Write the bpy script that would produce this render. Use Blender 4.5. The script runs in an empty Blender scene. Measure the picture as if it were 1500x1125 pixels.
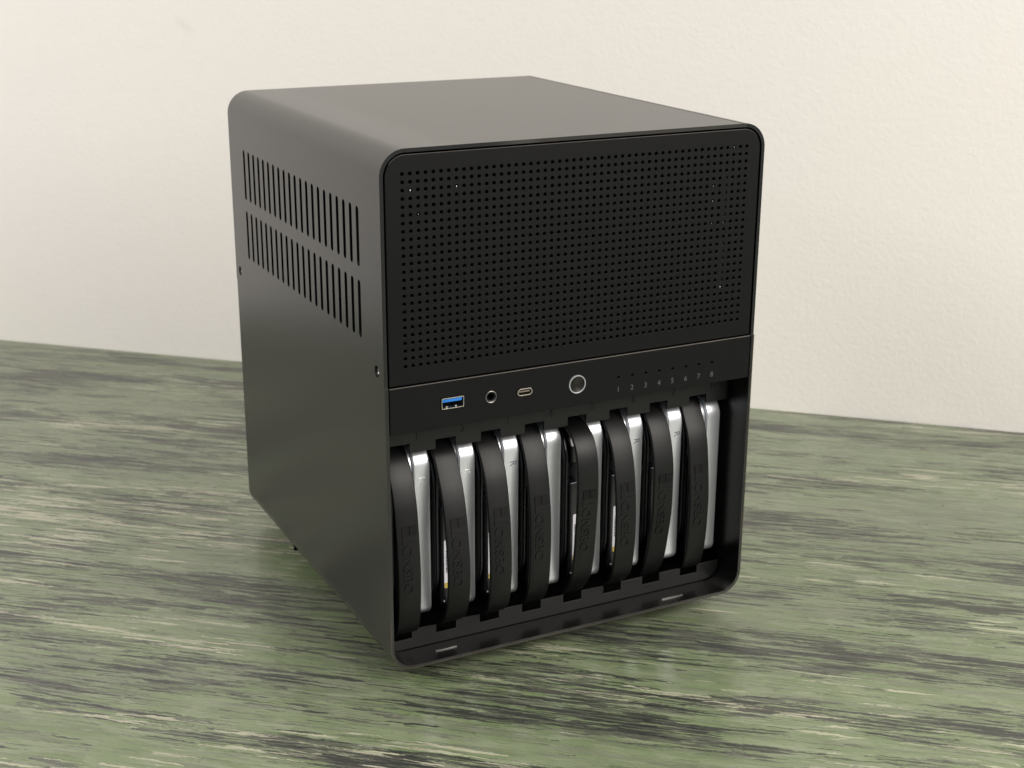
import bpy, bmesh, math, random
import numpy as np
from mathutils import Vector, Matrix

# ------------------------------------------------------------------ camera, world, light
scene = bpy.context.scene
COL = scene.collection
R = math.radians
FEET = 0.009                                  # rubber feet lift the case off the table
cam_data = bpy.data.cameras.new('camera')
cam = bpy.data.objects.new('camera', cam_data)
COL.objects.link(cam)
yaw, pitch, roll = 0.47044, -0.31920, 0.00492
fwd = Vector((math.sin(yaw) * math.cos(pitch), math.cos(yaw) * math.cos(pitch), math.sin(pitch)))
r0 = fwd.cross(Vector((0, 0, 1))).normalized()
u0 = r0.cross(fwd)
rr_ = r0 * math.cos(roll) + u0 * math.sin(roll)
uu_ = -r0 * math.sin(roll) + u0 * math.cos(roll)
mw = Matrix((rr_, uu_, -fwd)).transposed().to_4x4()
mw.translation = Vector((-0.26160, -0.65956, 0.40260 + FEET))
cam.matrix_world = mw
cam_data.sensor_width = 36.0
cam_data.lens = 36.0 * 2112.76 / 1500.0
cam_data.clip_start = 0.01
cam_data.clip_end = 50
cam_data.dof.use_dof = True
cam_data.dof.focus_distance = 0.75
cam_data.dof.aperture_fstop = 20.0
scene.camera = cam

world = bpy.data.worlds.new('World')
scene.world = world
world.use_nodes = True
bg = world.node_tree.nodes['Background']
bg.inputs['Color'].default_value = (0.93, 0.97, 1.0, 1)      # the pale room all round
bg.inputs['Strength'].default_value = 0.36

def area(name, loc, target, size, power, color):
    d = bpy.data.lights.new(name, 'AREA')
    d.shape = 'RECTANGLE'
    d.size, d.size_y = size
    d.energy = power
    d.color = color
    o = bpy.data.objects.new(name, d)
    COL.objects.link(o)
    o.location = loc
    o.rotation_euler = (Vector(target) - Vector(loc)).to_track_quat('-Z', 'Y').to_euler()
    return o
area('ceiling_and_fill_light', (1.0, -1.70, 1.42), (0.3, 0.2, 0.15), (1.6, 1.6), 73.0, (1.0, 0.945, 0.87))
area('ceiling_and_fill_light', (-1.70, 0.50, 1.40), (-0.75, 1.10, -0.20), (1.0, 1.0), 33.0, (1.0, 0.94, 0.88))  # added fill lamp, brightens the wall mirrored in the case side

scene.view_settings.view_transform = 'Standard'
scene.view_settings.look = 'None'
scene.view_settings.exposure = 0.0
scene.view_settings.gamma = 1.0
scene.view_settings.use_curve_mapping = False
scene.render.engine = 'CYCLES'
scene.render.resolution_x, scene.render.resolution_y = 1024, 768

# ------------------------------------------------------------------ materials
class NT:
    def __init__(self, name):
        self.m = bpy.data.materials.new(name)
        self.m.use_nodes = True
        self.t = self.m.node_tree
        self.b = self.t.nodes['Principled BSDF']
        self.n_cache = {}
    def node(self, typ, **kw):
        n = self.t.nodes.new(typ)
        for k, v in kw.items():
            setattr(n, k, v)
        return n
    def link(self, a, b):
        self.t.links.new(a, b)
    def coords(self):
        if 'tc' not in self.n_cache:
            self.n_cache['tc'] = self.node('ShaderNodeTexCoord')
        return self.n_cache['tc'].outputs['Object']
    def mapping(self, vec, scale=(1, 1, 1), loc=(0, 0, 0), rot=(0, 0, 0)):
        n = self.node('ShaderNodeMapping')
        n.inputs['Scale'].default_value = scale
        n.inputs['Location'].default_value = loc
        n.inputs['Rotation'].default_value = rot
        self.link(vec, n.inputs['Vector'])
        return n.outputs['Vector']
    def noise(self, vec, scale=1.0, detail=4.0, rough=0.6, dist=0.0):
        n = self.node('ShaderNodeTexNoise')
        n.inputs['Scale'].default_value = scale
        n.inputs['Detail'].default_value = detail
        n.inputs['Roughness'].default_value = rough
        n.inputs['Distortion'].default_value = dist
        self.link(vec, n.inputs['Vector'])
        return n.outputs['Fac']
    def math(self, op, a, b=None, clamp=False):
        n = self.node('ShaderNodeMath', operation=op, use_clamp=clamp)
        for i, v in enumerate((a, b)):
            if v is None:
                continue
            if isinstance(v, (int, float)):
                n.inputs[i].default_value = v
            else:
                self.link(v, n.inputs[i])
        return n.outputs[0]
    def step(self, v, lo, hi):
        n = self.node('ShaderNodeMapRange', interpolation_type='SMOOTHSTEP')
        n.inputs['From Min'].default_value = lo
        n.inputs['From Max'].default_value = hi
        self.link(v, n.inputs['Value'])
        return n.outputs['Result']
    def rng(self, v, a, b):
        n = self.node('ShaderNodeMapRange')
        n.inputs['To Min'].default_value = a
        n.inputs['To Max'].default_value = b
        self.link(v, n.inputs['Value'])
        return n.outputs['Result']
    def mix(self, fac, a, b):
        n = self.node('ShaderNodeMix', data_type='RGBA')
        if isinstance(fac, (int, float)):
            n.inputs[0].default_value = fac
        else:
            self.link(fac, n.inputs[0])
        for i, v in ((6, a), (7, b)):
            if isinstance(v, tuple):
                n.inputs[i].default_value = v + (1,) if len(v) == 3 else v
            else:
                self.link(v, n.inputs[i])
        return n.outputs[2]
    def bump(self, h, strength, dist):
        n = self.node('ShaderNodeBump')
        n.inputs['Strength'].default_value = strength
        n.inputs['Distance'].default_value = dist
        self.link(h, n.inputs['Height'])
        self.link(n.outputs['Normal'], self.b.inputs['Normal'])

def simple(name, col, rough, metal=0.0, ior=1.5, grain=0.0, gscale=2500.0, rvar=0.0, dust=0.0):
    s = NT(name)
    s.b.inputs['Base Color'].default_value = col + (1,)
    s.b.inputs['Roughness'].default_value = rough
    s.b.inputs['Metallic'].default_value = metal
    s.b.inputs['IOR'].default_value = ior
    c = s.coords()
    if grain:
        s.bump(s.noise(c, gscale, 2.0, 0.6), grain, 0.0001)
    if dust:
        # a few settled specks of dust
        v = s.node('ShaderNodeTexVoronoi')
        v.inputs['Scale'].default_value = dust
        s.link(c, v.inputs['Vector'])
        sel = s.node('ShaderNodeSeparateColor')
        s.link(v.outputs['Color'], sel.inputs[0])
        near = s.math('LESS_THAN', v.outputs['Distance'], s.math('MULTIPLY', sel.outputs[1], 0.012))
        some = s.math('GREATER_THAN', sel.outputs[0], 0.62)
        s.link(s.mix(s.math('MULTIPLY', near, some), col, (0.30, 0.29, 0.27)), s.b.inputs['Base Color'])
    if rvar:
        f = s.noise(c, 35.0, 5.0, 0.65)
        s.link(s.rng(f, rough - rvar, rough + rvar), s.b.inputs['Roughness'])
    return s.m

M = {}
M['anodised'] = simple('black_anodised_aluminium', (0.006, 0.0058, 0.0055), 0.26, 0.0, 1.60, 0.12, 3500, 0.006, 42.0)
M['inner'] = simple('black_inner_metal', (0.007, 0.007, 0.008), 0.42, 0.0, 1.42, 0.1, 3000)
M['panel'] = simple('black_painted_panel', (0.0024, 0.0024, 0.0030), 0.46, 0.0, 1.30, 0.15, 3500, 0.03, 60.0)
M['edge'] = simple('edge_highlight', (0.12, 0.11, 0.10), 0.40, 0.6, 1.5)  # lighter colour that paints a highlight on upward edges
M['trim'] = simple('brown_chamfer', (0.20, 0.165, 0.13), 0.40, 0.7)
M['rail'] = simple('black_powder_coated_steel', (0.006, 0.006, 0.006), 0.45, 0.0, 1.42, 0.2, 3500, 0.04)
M['rubber'] = simple('black_silicone_rubber', (0.0035, 0.0035, 0.0037), 0.44, 0.0, 1.36, 0.12, 3000, 0.05)
M['emblem'] = simple('dull_moulded_patch', (0.003, 0.003, 0.003), 0.55, 0.0, 1.30)
M['foot'] = simple('black_foot_rubber', (0.012, 0.012, 0.012), 0.7)
M['gloss'] = simple('black_gloss_coating', (0.006, 0.006, 0.009), 0.20, 0.0, 1.5, 0.03, 900)
M['cavity'] = simple('black_cavity', (0.004, 0.004, 0.004), 0.9, 0.0, 1.2)
M['steel'] = simple('bright_port_steel', (0.70, 0.66, 0.58), 0.28, 1.0)
M['screw'] = simple('dull_screw_steel', (0.30, 0.29, 0.28), 0.35, 1.0)
M['blue'] = simple('blue_port_plastic', (0.02, 0.20, 0.66), 0.4)
M['tongue'] = simple('brown_grey_tongue', (0.16, 0.13, 0.11), 0.5)
M['ring'] = simple('pale_ring_plastic', (0.40, 0.42, 0.44), 0.35, 0.2)
M['button'] = simple('dark_button_metal', (0.045, 0.043, 0.038), 0.26, 0.9)
M['glint'] = simple('white_glint', (0.75, 0.75, 0.75), 0.8)
M['print'] = simple('faint_grey_print', (0.075, 0.075, 0.072), 0.6)
M['paper'] = simple('white_label_paper', (0.80, 0.80, 0.86), 0.5)
M['yellow'] = simple('yellow_label_edge', (0.62, 0.46, 0.10), 0.5)
M['ink'] = simple('black_label_ink', (0.03, 0.03, 0.04), 0.6)
M['mark_pale'] = simple('pale_stamped_mark', (0.92, 0.92, 0.92), 0.25, 0.9)  # reflection on the engraved letter, put into a pale colour
M['mark_dark'] = simple('dark_stamped_mark', (0.16, 0.16, 0.19), 0.5, 0.6)

def mat_cast():
    s = NT('cast_aluminium')
    c = s.coords()
    f = s.noise(s.mapping(c, (300, 300, 40)), 1.0, 5, 0.6)
    g = s.noise(c, 60.0, 5, 0.65)
    s.link(s.mix(g, (0.70, 0.72, 0.77), (0.78, 0.79, 0.82)), s.b.inputs['Base Color'])
    s.b.inputs['Metallic'].default_value = 0.72
    s.link(s.rng(f, 0.30, 0.38), s.b.inputs['Roughness'])
    s.bump(s.noise(c, 1800.0, 3, 0.6), 0.12, 0.0001)
    return s.m
M['cast'] = mat_cast()

SCUFF = (-0.075, 0.310)
def mat_wall():
    s = NT('off_white_wall_paint')
    c = s.coords()
    blot = s.noise(c, 3.2, 4, 0.55)
    fine = s.noise(c, 70.0, 3, 0.6)
    col = s.mix(s.step(blot, 0.35, 0.65), (0.81, 0.775, 0.745), (0.815, 0.790, 0.745))
    col = s.mix(s.math('MULTIPLY', s.step(fine, 0.35, 0.8), 0.10), col, (0.70, 0.67, 0.62))
    # one faint scuff
    sm = s.node('ShaderNodeVectorMath', operation='LENGTH')
    s.link(s.mapping(s.mapping(s.mapping(c, loc=(-SCUFF[0], 0, -SCUFF[1])), rot=(0, R(-36), 0)), (60, 0, 150)), sm.inputs[0])
    scuff = s.math('MULTIPLY', s.math('SUBTRACT', 1.0, s.step(sm.outputs['Value'], 0.1, 1.0)), s.noise(c, 160.0, 3, 0.6))
    col = s.mix(s.math('MULTIPLY', scuff, 0.28), col, (0.50, 0.46, 0.40))
    s.link(col, s.b.inputs['Base Color'])
    s.b.inputs['Roughness'].default_value = 0.75
    h = s.math('ADD', s.noise(c, 230.0, 4, 0.6, 0.4), s.math('MULTIPLY', s.noise(c, 45.0, 4, 0.6), 0.5))
    s.bump(h, 0.33, 0.0008)
    return s.m
M['wall'] = mat_wall()

def mat_table():
    s = NT('worn_green_painted_wood')
    c0 = s.mapping(s.coords(), rot=(0, 0, R(-2.6)))
    # gentle waviness of the grain
    sep = s.node('ShaderNodeSeparateXYZ'); s.link(c0, sep.inputs[0])
    wob = s.math('MULTIPLY', s.math('SUBTRACT', s.noise(s.mapping(c0, (5, 10, 1)), 1.0, 3, 0.5), 0.5), 0.009)
    comb = s.node('ShaderNodeCombineXYZ')
    rag = s.math('MULTIPLY', s.math('SUBTRACT', s.noise(s.mapping(c0, (150, 260, 1)), 1.0, 5, 0.65), 0.5), 0.0036)
    rag2 = s.math('MULTIPLY', s.math('SUBTRACT', s.noise(s.mapping(c0, (90, 420, 1), (4, 4, 0)), 1.0, 4, 0.6), 0.5), 0.040)
    s.link(s.math('ADD', sep.outputs[0], rag2), comb.inputs[0])
    s.link(s.math('ADD', s.math('ADD', sep.outputs[1], wob), rag), comb.inputs[1])
    c = comb.outputs[0]
    def str_noise(sx, sy, seed, det=6, ro=0.62, dist=0.0):
        return s.noise(s.mapping(c, (sx, sy, 1), (seed, seed * 1.7, seed * 0.3)), 1.0, det, ro, dist)
    def shard(sx, sy, seed):
        n = s.node('ShaderNodeTexVoronoi')
        n.inputs['Scale'].default_value = 1.0
        s.link(s.mapping(c, (sx, sy, 1), (seed, seed * 1.3, seed * 0.7)), n.inputs['Vector'])
        q = s.node('ShaderNodeSeparateColor')
        s.link(n.outputs['Color'], q.inputs[0])
        return q.outputs[0]
    def cen(v, k):
        return s.math('MULTIPLY', s.math('SUBTRACT', v, 0.5), k)
    patch = str_noise(4.0, 26.0, 3.1, 4)
    patch2 = str_noise(3.0, 18.0, 11.9, 4)
    fib = s.step(s.noise(s.mapping(c0, (25, 1300, 1), (2, 6, 0)), 1.0, 4, 0.65), 0.32, 0.58)
    fib2 = s.step(s.noise(s.mapping(c0, (40, 800, 1), (7, 1, 0)), 1.0, 5, 0.7), 0.36, 0.56)
    # sage green paint, uneven
    g1 = str_noise(6, 45, 7.7, 6)
    g2 = s.noise(s.mapping(c, (45, 130, 1)), 1.0, 6, 0.7)
    g3 = shard(9, 120, 77.0)
    green = s.mix(s.step(g1, 0.3, 0.7), (0.122, 0.170, 0.072), (0.172, 0.216, 0.116))
    green = s.mix(s.math('MULTIPLY', g3, 0.35), green, (0.100, 0.142, 0.062))
    green = s.mix(s.math('MULTIPLY', s.step(g2, 0.40, 0.68), 0.6), green, (0.255, 0.280, 0.195))
    # grey lilac wood where the paint has thinned
    sm = s.math('ADD', str_noise(14, 170, 33.3, 8, 0.70), cen(patch2, -0.6))
    sm_m = s.math('MULTIPLY', s.step(sm, 0.52, 0.60), s.rng(fib2, 0.35, 1.0))
    col = s.mix(s.math('MULTIPLY', sm_m, 0.42), green, (0.115, 0.108, 0.098))
    th1 = s.math('ADD', str_noise(26, 350, 21.3, 10, 0.75), cen(patch, 0.55))
    th2 = s.math('ADD', shard(24, 340, 5.5), cen(patch, 2.2))
    thin_m = s.math('MAXIMUM', s.step(th1, 0.575, 0.600), s.math('MULTIPLY', s.step(th2, 0.89, 0.905), 0.85))
    thin_m = s.math('MULTIPLY', thin_m, s.rng(fib2, 0.45, 1.0))
    col = s.mix(s.math('MULTIPLY', thin_m, 0.85), col, (0.046, 0.039, 0.041))
    # pale cream undercoat
    cr1 = s.math('ADD', str_noise(22, 330, 43.0, 9, 0.72), cen(patch2, 0.5))
    cr2 = s.math('ADD', shard(28, 460, 15.5), cen(patch2, 1.6))
    cr_m = s.math('MAXIMUM', s.step(cr1, 0.622, 0.645), s.math('MULTIPLY', s.step(cr2, 0.965, 0.98), 0.8))
    cr_m = s.math('MULTIPLY', cr_m, s.rng(fib, 0.4, 1.0))
    col = s.mix(s.math('MULTIPLY', cr_m, 0.85), col, (0.50, 0.47, 0.36))
    # near-black open grain
    dk1 = s.math('ADD', str_noise(30, 540, 64.2, 10, 0.76, 0.1), cen(patch, 0.45))
    dk2 = s.math('ADD', shard(34, 640, 25.5), cen(patch, 1.8))
    dk_m = s.math('MAXIMUM', s.step(dk1, 0.568, 0.583), s.step(dk2, 0.875, 0.895))
    dk_m = s.math('MULTIPLY', dk_m, s.rng(fib, 0.5, 1.0))
    col = s.mix(s.math('MULTIPLY', dk_m, 0.95), col, (0.010, 0.011, 0.012))
    # hairline grain
    hl = str_noise(16, 1100, 91.0, 5, 0.7)
    hl_m = s.step(hl, 0.57, 0.63)
    col = s.mix(s.math('MULTIPLY', hl_m, 0.55), col, (0.05, 0.05, 0.045))
    # short chips and nicks
    ch = s.noise(s.mapping(c, (70, 230, 1), (5, 9, 0)), 1.0, 3, 0.55)
    ch_m = s.step(ch, 0.68, 0.70)
    col = s.mix(s.math('MULTIPLY', ch_m, 0.9), col, (0.035, 0.033, 0.03))
    # a few pale specks and scratches
    sp = s.noise(s.mapping(c, (120, 330, 1), (15, 2, 0)), 1.0, 3, 0.55)
    sp_m = s.step(sp, 0.735, 0.775)
    col = s.mix(s.math('MULTIPLY', sp_m, 0.6), col, (0.62, 0.60, 0.50))
    sc = s.noise(s.mapping(s.coords(), (260, 9, 1), (3, 8, 0), (0, 0, R(35))), 1.0, 1, 0.5)
    sc_m = s.step(sc, 0.775, 0.80)
    col = s.mix(s.math('MULTIPLY', sc_m, 0.35), col, (0.10, 0.11, 0.08))
    s.link(col, s.b.inputs['Base Color'])
    s.link(s.rng(s.math('MAXIMUM', dk_m, thin_m), 0.23, 0.28), s.b.inputs['Roughness'])
    s.b.inputs['IOR'].default_value = 1.68
    h = s.math('ADD', s.math('MULTIPLY', dk_m, -1.0), s.math('MULTIPLY', thin_m, -0.35))
    h = s.math('ADD', h, s.math('MULTIPLY', hl_m, -0.3))
    h = s.math('ADD', h, s.math('MULTIPLY', ch_m, -0.8))
    h = s.math('ADD', h, s.math('MULTIPLY', s.noise(s.mapping(c, (60, 500, 1)), 1.0, 4, 0.6), 0.35))
    s.bump(h, 0.45, 0.0005)
    return s.m
M['table'] = mat_table()

# ------------------------------------------------------------------ mesh helpers
def finish(name, me, mat, parent=None, smooth=30.0):
    for p in me.polygons:
        p.use_smooth = True
    me.set_sharp_from_angle(angle=R(smooth))
    if mat is not None:
        me.materials.clear()
        me.materials.append(mat)
    o = bpy.data.objects.new(name, me)
    COL.objects.link(o)
    if parent is not None:
        o.parent = parent
        o.matrix_parent_inverse = parent.matrix_basis.inverted()
    return o

def from_bm(name, bm, mat, parent=None, smooth=30.0, normals=True):
    if normals:
        bmesh.ops.recalc_face_normals(bm, faces=bm.faces)
    me = bpy.data.meshes.new(name)
    bm.to_mesh(me)
    bm.free()
    return finish(name, me, mat, parent, smooth)

def eval_curve(cu):
    tmp = bpy.data.objects.new('temp_curve', cu)
    COL.objects.link(tmp)
    dg = bpy.context.evaluated_depsgraph_get()
    me = bpy.data.meshes.new_from_object(tmp.evaluated_get(dg))
    bpy.data.objects.remove(tmp)
    bpy.data.curves.remove(cu)
    return me

def plate_mesh(loops, thick, bevel=0.0):
    """flat plate in the uv plane with holes; w runs -thick/2..thick/2"""
    cu = bpy.data.curves.new('temp_plate', 'CURVE')
    cu.dimensions = '2D'
    cu.fill_mode = 'BOTH'
    cu.extrude = thick / 2 - bevel
    cu.bevel_depth = bevel
    cu.bevel_resolution = 0
    cu.offset = -bevel
    for lp in loops:
        sp = cu.splines.new('POLY')
        sp.points.add(len(lp) - 1)
        for pt, (a, b) in zip(sp.points, lp):
            pt.co = (a, b, 0, 1)
        sp.use_cyclic_u = True
    return eval_curve(cu)

def map_mesh(me, fn):
    for v in me.vertices:
        v.co = fn(*v.co)
    return me

def plate_front(name, loops, y_front, thick, mat, parent, bevel=0.0):
    me = plate_mesh(loops, thick, bevel)
    map_mesh(me, lambda u, v, w: (u, y_front + thick / 2 - w, v))
    return finish(name, me, mat, parent)

def rrect(x0, x1, z0, z1, rad, n=10, corners=(1, 1, 1, 1)):
    """counter-clockwise from the right top corner: tr, tl, bl, br"""
    pts = []
    for (cx, cz, a0, on) in ((x1, z1, 0, corners[0]), (x0, z1, 90, corners[1]), (x0, z0, 180, corners[2]), (x1, z0, 270, corners[3])):
        if not on or rad <= 0:
            pts.append((cx, cz)); continue
        ox = cx - rad if cx == x1 else cx + rad
        oz = cz - rad if cz == z1 else cz + rad
        for k in range(n + 1):
            a = R(a0 + 90 * k / n)
            pts.append((ox + rad * math.cos(a), oz + rad * math.sin(a)))
    return pts

def circle(cx, cz, rad, n=14, ph=0.0):
    return [(cx + rad * math.cos(2 * math.pi * k / n + ph), cz + rad * math.sin(2 * math.pi * k / n + ph)) for k in range(n)]

def stadium(cx, z0, z1, w, n=6):
    r = w / 2
    pts = []
    for k in range(n + 1):
        a = math.pi * k / n
        pts.append((cx + r * math.cos(a), z1 - r + r * math.sin(a)))
    for k in range(n + 1):
        a = math.pi + math.pi * k / n
        pts.append((cx + r * math.cos(a), z0 + r + r * math.sin(a)))
    return pts

def add_box(bm, x0, x1, y0, y1, z0, z1):
    vs = [bm.verts.new(p) for p in ((x0, y0, z0), (x1, y0, z0), (x1, y1, z0), (x0, y1, z0), (x0, y0, z1), (x1, y0, z1), (x1, y1, z1), (x0, y1, z1))]
    for f in ((0, 3, 2, 1), (4, 5, 6, 7), (0, 1, 5, 4), (1, 2, 6, 5), (2, 3, 7, 6), (3, 0, 4, 7)):
        bm.faces.new([vs[i] for i in f])
    return vs

def box(name, ext, mat, parent, bev=0.0, seg=2):
    bm = bmesh.new()
    add_box(bm, *ext)
    if bev:
        bmesh.ops.bevel(bm, geom=bm.edges[:], offset=bev, segments=seg, profile=0.5, affect='EDGES')
    return from_bm(name, bm, mat, parent)

def loft(bm, rings, cap=True, closed=True):
    vr = [[bm.verts.new(p) for p in r] for r in rings]
    n = len(vr[0])
    for a, b in zip(vr, vr[1:]):
        for i in range(n if closed else n - 1):
            j = (i + 1) % n
            bm.faces.new((a[i], a[j], b[j], b[i]))
    if cap:
        bm.faces.new(vr[0][::-1]); bm.faces.new(vr[-1])
    return vr

def lathe_y(name, cx, cz, prof, mat, parent, n=40, cap=True):
    """surface of revolution about an axis along y; prof = [(radius, y)]"""
    bm = bmesh.new()
    rings = [[(cx + r * math.cos(2 * math.pi * k / n), y, cz + r * math.sin(2 * math.pi * k / n)) for k in range(n)] for r, y in prof]
    loft(bm, rings, cap=cap)
    return from_bm(name, bm, mat, parent)

def text_mesh(body, size, extrude, bold=0.0):
    cu = bpy.data.curves.new('temp_text', 'FONT')
    cu.body = body
    cu.size = size
    cu.extrude = extrude
    cu.offset = bold
    cu.resolution_u = 3
    return eval_curve(cu)

def empty(name, loc):
    o = bpy.data.objects.new(name, None)
    o.empty_display_size = 0.02
    o.location = loc
    COL.objects.link(o)
    return o

def tag(o, label=None, cat=None, group=None, kind=None):
    for k, v in (('label', label), ('category', cat), ('group', group), ('kind', kind)):
        if v:
            o[k] = v
    return o

# ------------------------------------------------------------------ setting: table and wall
A0 = Vector((-0.0918, 0.8018, 0)); A1 = Vector((0.6272, 0.1503, 0))
wdir = (A1 - A0).normalized()
wang = math.atan2(wdir.y, wdir.x)
def slab_obj(name, ext, mat, bev):
    bm = bmesh.new()
    add_box(bm, *ext)
    if bev:
        bmesh.ops.bevel(bm, geom=bm.edges[:], offset=bev, segments=3, profile=0.5, affect='EDGES')
    o = from_bm(name, bm, mat)
    o.location = A0 + wdir * 0.3
    o.rotation_euler = (0, 0, wang)
    return o
table = slab_obj('table_top', (-0.37, 1.5, -0.92, -0.0005, -0.042, 0.0), M['table'], 0.0015)
tag(table, 'worn sage green painted wooden table top with dark streaks', 'table', kind='structure')
wall = slab_obj('wall', (-1.6, 1.8, 0.0, 0.10, -0.8, 1.9), M['wall'], 0)
tag(wall, 'plain off white painted wall behind the table', 'wall', kind='structure')

# ------------------------------------------------------------------ the computer case
W, D, H, RAD, T = 0.233, 0.262, 0.2892, 0.0141, 0.002
SEAM = 0.1655
STEP = 0.0008
case = empty('computer_case', (W / 2, D / 2, 0))
tag(case, 'compact matte black computer case with a perforated upper front standing on the green table', 'computer case')
Z = FEET

def up(me):
    map_mesh(me, lambda x, y, z: (x, y, z + Z))
    return me

# shell: two slotted sides, top, floor and rounded corners, all one folded sheet
def make_shell():
    bm = bmesh.new()
    def add(me):
        bm.from_mesh(me); bpy.data.meshes.remove(me)
    slots = []
    for k in range(21):
        y = 0.0327 + 0.00993 * k
        slots.append(stadium(y, 0.2240, 0.2560, 0.0040))
        slots.append(stadium(y, 0.1852, 0.2167, 0.0040))
    for side in (0, 1):
        out = [(0.0, RAD), (D, RAD), (D, SEAM), (D + STEP, SEAM), (D + STEP, H - RAD), (STEP, H - RAD), (STEP, SEAM), (0.0, SEAM)]
        holes = slots + [circle(0.0104, 0.1726, 0.0032, 20), circle(0.2537, 0.1726, 0.0030, 20)]
        me = plate_mesh([out] + holes, T)
        x0 = T / 2 if side == 0 else W - T / 2
        map_mesh(me, lambda u, v, w: (x0 + w, u, v))
        add(me)
    def arc(cx, cz, a0, y0, y1, n=20):
        ringo = []
        for k in range(n + 1):
            a = R(a0 + 90 * k / n)
            ca, sa = math.cos(a), math.sin(a)
            o = (cx + RAD * ca, cz + RAD * sa); i = (cx + (RAD - T) * ca, cz + (RAD - T) * sa)
            ringo.append([(o[0], y0, o[1]), (o[0], y1, o[1]), (i[0], y1, i[1]), (i[0], y0, i[1])])
        loft(bm, ringo)
    arc(W - RAD, H - RAD, 0, STEP, D + STEP)
    arc(RAD, H - RAD, 90, STEP, D + STEP)
    arc(RAD, RAD, 180, 0, D)
    arc(W - RAD, RAD, 270, 0, D)
    add_box(bm, RAD, W - RAD, STEP, D + STEP, H - T, H)
    add_box(bm, RAD, W - RAD, 0, D, 0, T)
    bmesh.ops.remove_doubles(bm, verts=bm.verts[:], dist=1e-6)
    # drop the internal walls where the strips butt together
    bm.verts.index_update()
    seen = {}
    for f in list(bm.faces):
        key = tuple(sorted(v.index for v in f.verts))
        if key in seen:
            seen[key].append(f)
        else:
            seen[key] = [f]
    dead = [f for fs in seen.values() if len(fs) > 1 for f in fs]
    bmesh.ops.delete(bm, geom=dead, context='FACES_ONLY')
    bmesh.ops.recalc_face_normals(bm, faces=bm.faces)
    me = bpy.data.meshes.new('shell')
    bm.to_mesh(me); bm.free()
    up(me)
    return finish('shell', me, M['anodised'], case, 40)
shell = make_shell()
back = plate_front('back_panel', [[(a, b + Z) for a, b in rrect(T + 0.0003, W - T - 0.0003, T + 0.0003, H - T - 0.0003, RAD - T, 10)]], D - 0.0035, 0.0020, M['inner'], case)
# thin bright chamfer round the lower front edge of the shell
def make_trim():
    pts = []
    def off(d):
        out = []
        out.append((W - d, SEAM - 0.0004))
        for (cx, cz, a0) in ((W - RAD, RAD, 360), (RAD, RAD, 270)):
            for q in range(13):
                a = R(a0 - 90 * q / 12)
                out.append((cx + (RAD - d) * math.cos(a), cz + (RAD - d) * math.sin(a)))
        out.append((d, 0.030))
        return out
    a, b = off(0.00005), off(0.00055)
    bm = bmesh.new()
    loft(bm, [[(p[0], 0.00005, Z + p[1]), (q[0], -0.00015, Z + q[1]), (q[0], 0.0002, Z + q[1])] for p, q in zip(a, b)])
    return from_bm('edge_chamfer', bm, M['trim'], case)
make_trim()
# inner chassis: floor of the upper compartment and bay liner
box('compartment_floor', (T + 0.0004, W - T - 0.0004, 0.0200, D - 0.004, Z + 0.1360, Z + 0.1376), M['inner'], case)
box('drive_backplane', (T + 0.0004, W - T - 0.0004, 0.1720, 0.1736, Z + T + 0.0004, Z + 0.1358), M['cavity'], case)
box('inner_frame', (T + 0.004, W - T - 0.004, 0.030, 0.0315, Z + 0.1380, Z + H - T - 0.003), M['cavity'], case)
for bx_ in (0.008, W - 0.0095):  # sheets added to stop light entering through the side slots
    box('light_baffle', (bx_, bx_ + 0.0015, 0.0320, 0.250, Z + 0.1380, Z + H - T - 0.003), M['cavity'], case)

# perforated upper front
def highlight_edges(o, zmin):
    # upward edge faces get a lighter colour, a painted highlight
    o.data.materials.append(M['edge'])
    for p in o.data.polygons:
        if p.normal.z > 0.3 and p.center.z > zmin and p.center.y < 0.0016:
            p.material_index = 1
def shift(lps):
    return [[(a, b + Z) for a, b in lp] for lp in lps]
px0, px1, pz0, pz1 = 0.0030, W - 0.0030, SEAM + 0.0004, H - 0.0031
outer = rrect(px0, px1, pz0, pz1, RAD - 0.0031, 12, (1, 1, 0, 0))
holes = []
for i in range(50):
    for j in range(25):
        holes.append(circle(0.0124 + i * (0.2209 - 0.0124) / 49, 0.2764 - j * (0.2764 - 0.1760) / 24, 0.00090, 12, 0.26))
mp = plate_front('perforated_panel', shift([outer] + holes), 0.0010, 0.0016, M['panel'], case, 0.00028)
highlight_edges(mp, pz1 + Z - 0.004)
mp['label'] = 'black front panel pierced by a grid of small round holes'

# white specks set in a few holes as painted glints from inside
for ci, ri, rad in ((1, 2, 0.00042), (7, 2, 0.00036), (47, 0, 0.00025), (44, 5, 0.00022), (44, 7, 0.00025), (44, 10, 0.00024), (2, 5, 0.00022)):
    bm = bmesh.new()
    bmesh.ops.create_icosphere(bm, subdivisions=1, radius=rad)
    bmesh.ops.scale(bm, verts=bm.verts, vec=(0.8, 0.7, 1.3))
    bmesh.ops.translate(bm, verts=bm.verts, vec=(0.0124 + ci * (0.2209 - 0.0124) / 49, 0.0011, Z + 0.2764 - ri * (0.2764 - 0.1760) / 24))
    from_bm('glint_speck', bm, M['glint'], mp)

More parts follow.
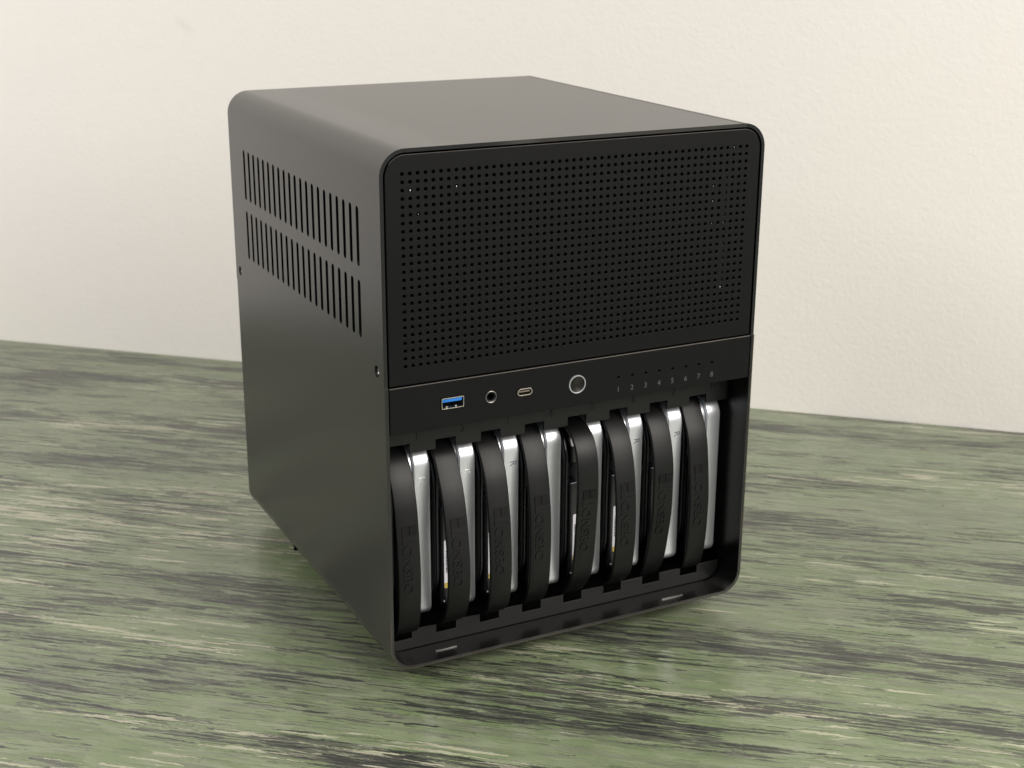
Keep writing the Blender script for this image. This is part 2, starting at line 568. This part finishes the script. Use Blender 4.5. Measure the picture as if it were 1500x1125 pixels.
# port strip under the seam
usb = (0.0317, 0.0451, 0.1496, 0.1561)
io_out = rrect(0.0026, W - 0.0026, 0.1396, SEAM - 0.0003, 0.0, 4)
jack = (0.0612, 0.1525)
usbc = (0.0767, 0.0862, 0.1503, 0.1548)
pw = (0.1143, 0.1520)
io_holes = [rrect(*usb, 0.0004, 3), circle(*jack, 0.0036, 32), rrect(*usbc, 0.00215, 8), circle(*pw, 0.0055, 48)]
for k in range(8):
    io_holes.append(circle(0.1409 + 0.00902 * k, 0.1523, 0.00075, 12))
io = plate_front('port_strip', shift([io_out] + io_holes), 0.0, 0.0014, M['panel'], case, 0.00022)
highlight_edges(io, Z + SEAM - 0.002)
io['label'] = 'black strip holding ports, power button and numbered lamp holes'
box('strip_return', (0.0028, W - 0.0028, 0.0016, 0.0176, Z + 0.1398, Z + 0.1410), M['panel'], case)
box('strip_backing', (0.0028, W - 0.0028, 0.0130, 0.0140, Z + 0.1412, Z + 0.1640), M['cavity'], case)

def digit(body, size, x, z, y, depth, mat, parent, name='digit'):
    me = text_mesh(body, size, depth / 2)
    xs = [v.co.x for v in me.vertices]; zs = [v.co.y for v in me.vertices]
    cx, cz = (min(xs) + max(xs)) / 2, (min(zs) + max(zs)) / 2
    map_mesh(me, lambda u, v, w: (x + u - cx, y - w, z + v - cz))
    return finish(name, me, mat, parent)
for k in range(8):
    digit(str(k + 1), 0.0044, 0.1409 + 0.00902 * k, Z + 0.1452, -0.00003, 0.0001, M['print'], io)

# ports
u = empty_part = None
def ring_plate(name, outer, inner, y0, depth, mat, parent, bev=0.0):
    return plate_front(name, shift([outer, inner]), y0, depth, mat, parent, bev)
x0, x1, z0, z1 = usb
usb_o = ring_plate('usb_port', rrect(x0 + .0002, x1 - .0002, z0 + .0002, z1 - .0002, .0005, 4), rrect(x0 + .0006, x1 - .0006, z0 + .0006, z1 - .0006, .0003, 4), -0.0007, 0.0100, M['steel'], case, 0.00008)
box('port_tongue', (x0 + 0.0011, x1 - 0.0011, 0.0002, 0.0090, Z + 0.1533, Z + 0.1553), M['blue'], usb_o, 0.0002)
box('port_back', (x0 + 0.0008, x1 - 0.0008, 0.0080, 0.0086, Z + z0 + 0.0008, Z + 0.1532), M['cavity'], usb_o)
for dx in (0.0030, 0.0083):
    box('contact_spring', (x0 + dx, x0 + dx + 0.0013, 0.0006, 0.0040, Z + z0 + 0.0007, Z + z0 + 0.0013), M['screw'], usb_o, 0.0002)
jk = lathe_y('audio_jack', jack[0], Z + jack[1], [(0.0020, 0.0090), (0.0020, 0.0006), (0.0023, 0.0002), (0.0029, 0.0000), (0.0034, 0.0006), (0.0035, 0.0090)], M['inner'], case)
lathe_y('jack_collar', jack[0], Z + jack[1], [(0.00285, 0.0005), (0.00290, -0.0002), (0.00320, -0.0003), (0.00345, -0.0001), (0.00350, 0.0008)], M['screw'], jk, 40, False)
x0, x1, z0, z1 = usbc
uc = ring_plate('usb_c_port', rrect(x0 + .0002, x1 - .0002, z0 + .0002, z1 - .0002, .0020, 8), rrect(x0 + .0007, x1 - .0007, z0 + .0007, z1 - .0007, .0015, 8), -0.0007, 0.0080, M['steel'], case, 0.00008)
box('port_tongue', (x0 + 0.0014, x1 - 0.0014, 0.0001, 0.0070, Z + 0.15225, Z + 0.15305), M['tongue'], uc, 0.0001)
box('port_back', (x0 + 0.0009, x1 - 0.0009, 0.0066, 0.0072, Z + z0 + 0.0009, Z + z1 - 0.0009), M['cavity'], uc)
pb = lathe_y('power_button', pw[0], Z + pw[1], [(0.0046, 0.0060), (0.0046, 0.0003), (0.0043, -0.0001), (0.0030, 0.0003), (0.0015, 0.0006), (0.0001, 0.0008)], M['button'], case, 64)
lathe_y('button_ring', pw[0], Z + pw[1], [(0.00462, 0.0040), (0.00465, -0.0004), (0.00485, -0.0005), (0.00515, -0.0005), (0.0053, -0.0003), (0.0053, 0.0040)], M['ring'], pb, 64, False)

# rails with teeth above and below the bays
PIT = 0.02755
BY = 0.018
top = [(0.0026, 0.1392), (0.0026, 0.1207)]
for k in range(8):
    a = 0.0087 + PIT * k; b = 0.0208 + PIT * k
    top += [(a, 0.1207), (a, 0.1262), (b, 0.1262), (b, 0.1207)]
top += [(0.2290, 0.1207), (0.2290, 0.1392)]
rail_t = plate_front('upper_bay_rail', shift([top]), BY, 0.0010, M['rail'], case, 0.0001)
bot = [(0.0030, 0.0104), (0.0036, 0.0086)]
bot = [(0.0034, 0.0086), (0.0042, 0.0060), (0.0075, 0.0032), (0.0120, 0.0024)]
bot += [(0.2170, 0.0024), (0.2220, 0.0032), (0.2260, 0.0056), (0.2283, 0.0090), (0.2288, 0.0140)]
for k in range(7, -1, -1):
    a = 0.0200 + PIT * k; b = 0.0353 + PIT * k
    if k < 7:
        bot += [(b, 0.0086), (b, 0.0140)]
    bot += [(a, 0.0140), (a, 0.0086)]
rail_b = plate_front('lower_bay_rail', shift([bot]), BY, 0.0012, M['rail'], case, 0.0001)
for k in range(8):
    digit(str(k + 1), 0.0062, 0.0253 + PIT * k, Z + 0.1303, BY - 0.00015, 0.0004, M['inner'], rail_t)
# steel door catches let into the floor
for xa, xb, yy in ((0.0306, 0.0440, 0.0095), (0.1800, 0.1953, 0.0068)):
    box('door_catch', (xa, xb, yy - 0.0007, yy + 0.0007, Z + T - 0.0003, Z + T + 0.0006), M['screw'], case, 0.0002)
# side screws in their holes
for yy, rr in ((0.0104, 0.0032), (0.2537, 0.0030)):
    bm = bmesh.new()
    n = 24
    prof = [(rr - 0.0001, 0.0020), (rr - 0.0003, 0.0016), (0.0018, 0.0011), (0.0016, 0.0013), (0.0011, 0.0021), (0.0001, 0.0022)]
    loft(bm, [[(x, yy + r * math.cos(2 * math.pi * k / n), Z + 0.1726 + r * math.sin(2 * math.pi * k / n)) for k in range(n)] for r, x in prof])
    from_bm('side_screw', bm, M['screw'], case)
# rubber feet
for fx in (0.036, W - 0.036):
    for fy in (0.034, 0.228):
        bm = bmesh.new()
        n = 28
        loft(bm, [[(fx + r * math.cos(2 * math.pi * k / n), fy + r * math.sin(2 * math.pi * k / n), z) for k in range(n)] for r, z in ((0.0085, 0.0), (0.0092, 0.0008), (0.0100, 0.0080), (0.0100, Z + 0.0001))])
        from_bm('foot', bm, M['foot'], case)

# ------------------------------------------------------------------ hard drives with pull straps
STRAP = [
 [(119, 21.0), (108, 13.0), (94, 8.4), (75, 5.9), (55, 4.3), (38, 4.9), (29, 5.7), (17, 9.1)],
 [(118, 17.7), (111, 14.2), (101, 8.6), (90, 4.8), (75, 1.7), (59, -0.6), (47, -1.0), (34, 0.3), (21, 5.6)],
 [(119, 21.3), (110, 14.4), (103, 10.3), (92, 7.4), (77, 4.4), (61, 3.1), (48, 2.4), (39, 2.9), (30, 3.9), (20, 7.1)],
 [(119, 21.9), (111, 16.8), (100, 12.1), (88, 9.6), (74, 7.6), (58, 6.9), (45, 7.3), (33, 8.1), (27, 9.6), (20, 11.9)],
 [(121, 14.8), (114, 6.6), (105, 3.1), (93, 1.8), (80, 1.7), (71, 2.4), (56, 3.5), (42, 5.0), (28, 7.5)],
 [(118, 22.0), (109, 13.3), (98, 9.0), (86, 6.3), (74, 4.7), (61, 4.0), (48, 4.0), (36, 5.3), (24, 7.3)],
 [(118, 20.2), (109, 13.5), (97, 9.5), (87, 7.7), (76, 7.7), (67, 7.6), (56, 8.2), (44, 10.4), (32, 12.6), (23, 15.0), (13, 19.0)],
 [(117, 23.0), (111, 19.6), (104, 15.6), (94, 13.1), (79, 11.1), (66, 9.8), (59, 9.6), (43, 10.1), (31, 11.1), (25, 12.5), (14, 15.2)]]
LOGO_TOP = [83, 84, 84, 85, 86, 84, 84, 84]

def strap_path(k):
    t = sorted(STRAP[k])
    z = np.array([a for a, b in t], float); y = np.array([b for a, b in t], float)
    z = np.concatenate(([9.0, 12.0], z[z > 13.5], [121.5, 123.5]))
    y = np.concatenate(([26.0, 20.5 if t[0][1] < 15 else 21.5], y[-(len(z) - 4):], [max(25.0, y[-1] + 1.5) if y[-1] > 16 else 19.0, 31.0]))
    s = np.concatenate(([0], np.cumsum(np.hypot(np.diff(z), np.diff(y)))))
    ss = np.linspace(0, s[-1], 160)
    zz = np.interp(ss, s, z); yy = np.interp(ss, s, y)
    ker = np.exp(-0.5 * (np.arange(-12, 13) / 4.5) ** 2); ker /= ker.sum()
    zp = np.pad(zz, 12, mode='reflect', reflect_type='odd'); yp = np.pad(yy, 12, mode='reflect', reflect_type='odd')
    return np.convolve(zp, ker, 'valid')[::4] / 1000, np.convolve(yp, ker, 'valid')[::4] / 1000

def rounded_slab(bm, x0, x1, z0, z1, yf, yb, rad, bl, br, n=8, rad_low=None):
    """drive body piece: front corners rounded by rad in the yz plane, left/right front edges rounded by bl/br"""
    def prof(inset):
        a, b, f, r = z0 + inset, z1 - inset, yf + inset, max(rad - inset * 0.6, 0.0004)
        rl = r if rad_low is None else max(rad_low - inset * 0.6, 0.0004)
        pts = []
        for q in range(n + 1):
            t = R(90 * q / n)
            pts.append((f + r - r * math.cos(t), b - r + r * math.sin(t)))
        pts += [(yb, b), (yb, a)]
        for q in range(n + 1):
            t = R(90 * q / n)
            pts.append((f + rl - rl * math.sin(t), a + rl - rl * math.cos(t)))
        return pts
    rings = []
    m = 5
    for q in range(m + 1):
        t = R(90 * q / m)
        rings.append((x0 + bl * (1 - math.cos(t)), bl * (1 - math.sin(t))))
    for q in range(m, -1, -1):
        t = R(90 * q / m)
        rings.append((x1 - br * (1 - math.cos(t)), br * (1 - math.sin(t))))
    loft(bm, [[(x, y, z) for (y, z) in prof(ins)] for x, ins in rings])

rnd = random.Random(4)
R_MARK = {0: ('pale', 5.3), 1: ('pale', 5.0), 2: ('dark', 3.8), 5: ('dark', 4.5), 6: ('dark', 3.7)}
ORD = ['1', '2', '3', '4', '5', '6', '7', '8']
LABEL = ['hard drive in bay 1 with a pale stamped letter, strap against the case side',
         'hard drive in bay 2 with a pale stamped letter and printed white label',
         'hard drive in bay 3 with a dark stamped letter and thin label sliver',
         'hard drive in bay 4 with a broad unmarked silver end',
         'hard drive in bay 5 with a narrow silver end and white label',
         'hard drive in bay 6 with a dark stamped letter and white label',
         'hard drive in bay 7 with a dark stamped letter and inward leaning strap',
         'hard drive in bay 8 with an unmarked silver end beside bare inner wall']
for k in range(8):
    xr = 0.0339 + PIT * k
    xl = xr - 0.0261
    z0, z1 = Z + 0.0195, Z + 0.1211
    if k == 0:
        z0 = Z + 0.0195
    hd = empty('hard_drive', ((xl + xr) / 2, 0.094, z0))
    tag(hd, LABEL[k], 'hard drive', 'hard drives in the open bays')
    yf = 0.0205
    bm = bmesh.new()
    rounded_slab(bm, xr - 0.0098, xr, z0, z1, yf, 0.1675, 0.0115, 0.0006, 0.0012, 12, 0.0060)
    from_bm('casting', bm, M['cast'], hd, 40)
    bm = bmesh.new()
    rounded_slab(bm, xr - 0.0158, xr - 0.0099, z0 + 0.0012, z1 - 0.0006, yf + 0.0014, 0.1675, 0.0120, 0.0022, 0.0010, 12, 0.0060)
    from_bm('casting_lip', bm, M['cast'], hd, 40)
    # black coated cover side: rounded rim, groove, inner plate
    bm = bmesh.new()
    rounded_slab(bm, xl, xl + 0.0046, z0 + 0.0005, z1 - 0.0010, yf + 0.0008, 0.1675, 0.024, 0.0020, 0.0020, 14)
    cov = from_bm('cover_rim', bm, M['gloss'], hd, 50)
    bm = bmesh.new()
    rounded_slab(bm, xl + 0.0047, xr - 0.0160, z0 + 0.0020, z0 + 0.0640, yf + 0.0010, 0.1660, 0.0008, 0.0008, 0.0008, 6, 0.0040)
    pl = from_bm('cover_plate', bm, M['gloss'], hd, 50)
    bm = bmesh.new()
    rounded_slab(bm, xl + 0.0056, xr - 0.0160, z0 + 0.0646, z1 - 0.0030, yf + 0.0013, 0.1660, 0.0220, 0.0012, 0.0008, 12)
    from_bm('cover_plate', bm, M['gloss'], hd, 50)
    # end label with a yellow strip and rows of print
    lz0, lz1 = (Z + 0.0335, Z + 0.0632)
    if k in (3, 6, 7):
        lz0, lz1 = lz0 - 0.004, lz1 - 0.010
    lx0, lx1 = xl + 0.0074, xr - 0.0161
    if k == 1:
        lx0 -= 0.0007
    if k == 2:
        lx0 -= 0.0004
    if k in (3, 6, 7):
        lx0 += 0.0024
    me = plate_mesh([rrect(lx0, lx1, lz0, lz1, 0.0008, 4)], 0.0003)
    map_mesh(me, lambda a, b, c: (a, yf + 0.0009 - c, b))
    lab = finish('end_label', me, M['paper'], hd)
    me = plate_mesh([rrect(lx0 + 0.0001, lx0 + 0.0022, lz0 + 0.0001, lz0 + 0.0034, 0.0005, 4)], 0.0001)
    map_mesh(me, lambda a, b, c: (a, yf + 0.00070 - c, b))
    finish('yellow_strip', me, M['yellow'], lab)
    bm = bmesh.new()
    for row in range(2):
        zz = lz1 - 0.0065 - 0.003 * row
        while zz > lz0 + 0.0050 + (0.005 if row == 0 else 0):
            hgt = rnd.choice((0.0005, 0.0007, 0.0009))
            wd = rnd.uniform(0.0006, 0.0010)
            xx = lx0 + 0.0010 + 0.0016 * row
            add_box(bm, xx, xx + wd, yf + 0.00066, yf + 0.00074, zz - hgt, zz)
            zz -= hgt + rnd.choice((0.0003, 0.0004, 0.0008))
    from_bm('label_print', bm, M['ink'], lab)
    # small case screw near the foot of the drive
    bm = bmesh.new()
    bmesh.ops.create_uvsphere(bm, u_segments=12, v_segments=8, radius=0.0008)
    bmesh.ops.translate(bm, verts=bm.verts, vec=(xl + 0.0062, yf + 0.0007, Z + 0.0255))
    from_bm('cover_screw', bm, M['screw'], hd)
    if k in R_MARK:
        tone, off = R_MARK[k]
        me = text_mesh('R', 0.0056, 0.00004)
        zt = Z + 0.1046
        xb = xr - off / 1000 - 0.0018
        map_mesh(me, lambda a, b, c: (xb + b, yf - 0.00003 - c, zt - a))
        finish('stamped_letter', me, M['mark_' + tone], hd)
    # pull strap
    zz, yy = strap_path(k)
    sx1 = 0.0208 + PIT * k
    sw = 0.0136
    th = 0.0020
    n = len(zz)
    tz = np.gradient(zz); ty = np.gradient(yy)
    ln = np.hypot(tz, ty); tz /= ln; ty /= ln
    ny, nz = -tz, ty                        # outward normal in (y, z): towards the front
    flip = np.where(ny > 0, -1, 1)
    sec = []
    rc = 0.0007
    for (cx, cw, a0) in ((sx1 - rc, -rc, 0), (sx1 - sw + rc, -rc, 90), (sx1 - sw + rc, -th + rc, 180), (sx1 - rc, -th + rc, 270)):
        for q in range(4):
            a = R(a0 + 30 * q)
            sec.append((cx + rc * math.cos(a), cw + rc * math.sin(a)))
    bm = bmesh.new()
    loft(bm, [[(x, yy[i] + ny[i] * w, Z + zz[i] + nz[i] * w) for x, w in sec] for i in range(n)])
    st = from_bm('pull_strap', bm, M['rubber'], hd, 50)
    # raised emblem and lettering, wrapped on the strap
    def wrap(v_along, v_across, w):
        z = LOGO_TOP[k] / 1000 - v_along
        yv = float(np.interp(z, zz, yy)); nyv = float(np.interp(z, zz, ny)); nzv = float(np.interp(z, zz, nz))
        return (sx1 - sw + v_across, yv + nyv * w, Z + z + nzv * w)
    bm = bmesh.new()
    def raised(u0, u1, v0, v1, h):
        m = 4
        loft(bm, [[wrap(u0 + (u1 - u0) * q / m, v0, -0.0002), wrap(u0 + (u1 - u0) * q / m, v0, h), wrap(u0 + (u1 - u0) * q / m, v1, h), wrap(u0 + (u1 - u0) * q / m, v1, -0.0002)] for q in range(m + 1)])
    v0, v1 = 0.0033, 0.0120
    raised(0.0000, 0.0052, v0, v0 + 0.0040, 0.00045)
    raised(0.0000, 0.0052, v0 + 0.0044, v1, 0.00045)
    from_bm('emblem', bm, M['emblem'], st)
    def letters(body, size, u_off, v_off, stretch=1.0):
        me = text_mesh(body, size, 0.00030, 0.00012)
        u_min = min(v.co.x for v in me.vertices)
        map_mesh(me, lambda a, b, c: wrap(u_off + (a - u_min) * stretch, v_off + b, c + 0.00016))
        return finish('lettering', me, M['rubber'], st)
    bm = bmesh.new()
    raised(0.0084, 0.0097, v0, v1 - 0.0006, 0.00045)
    raised(0.0062, 0.0084, v0, v0 + 0.0013, 0.00045)
    from_bm('lettering', bm, M['rubber'], st)
    letters('ONSBO', 0.0080, 0.0108, v0 + 0.0001, 1.06)
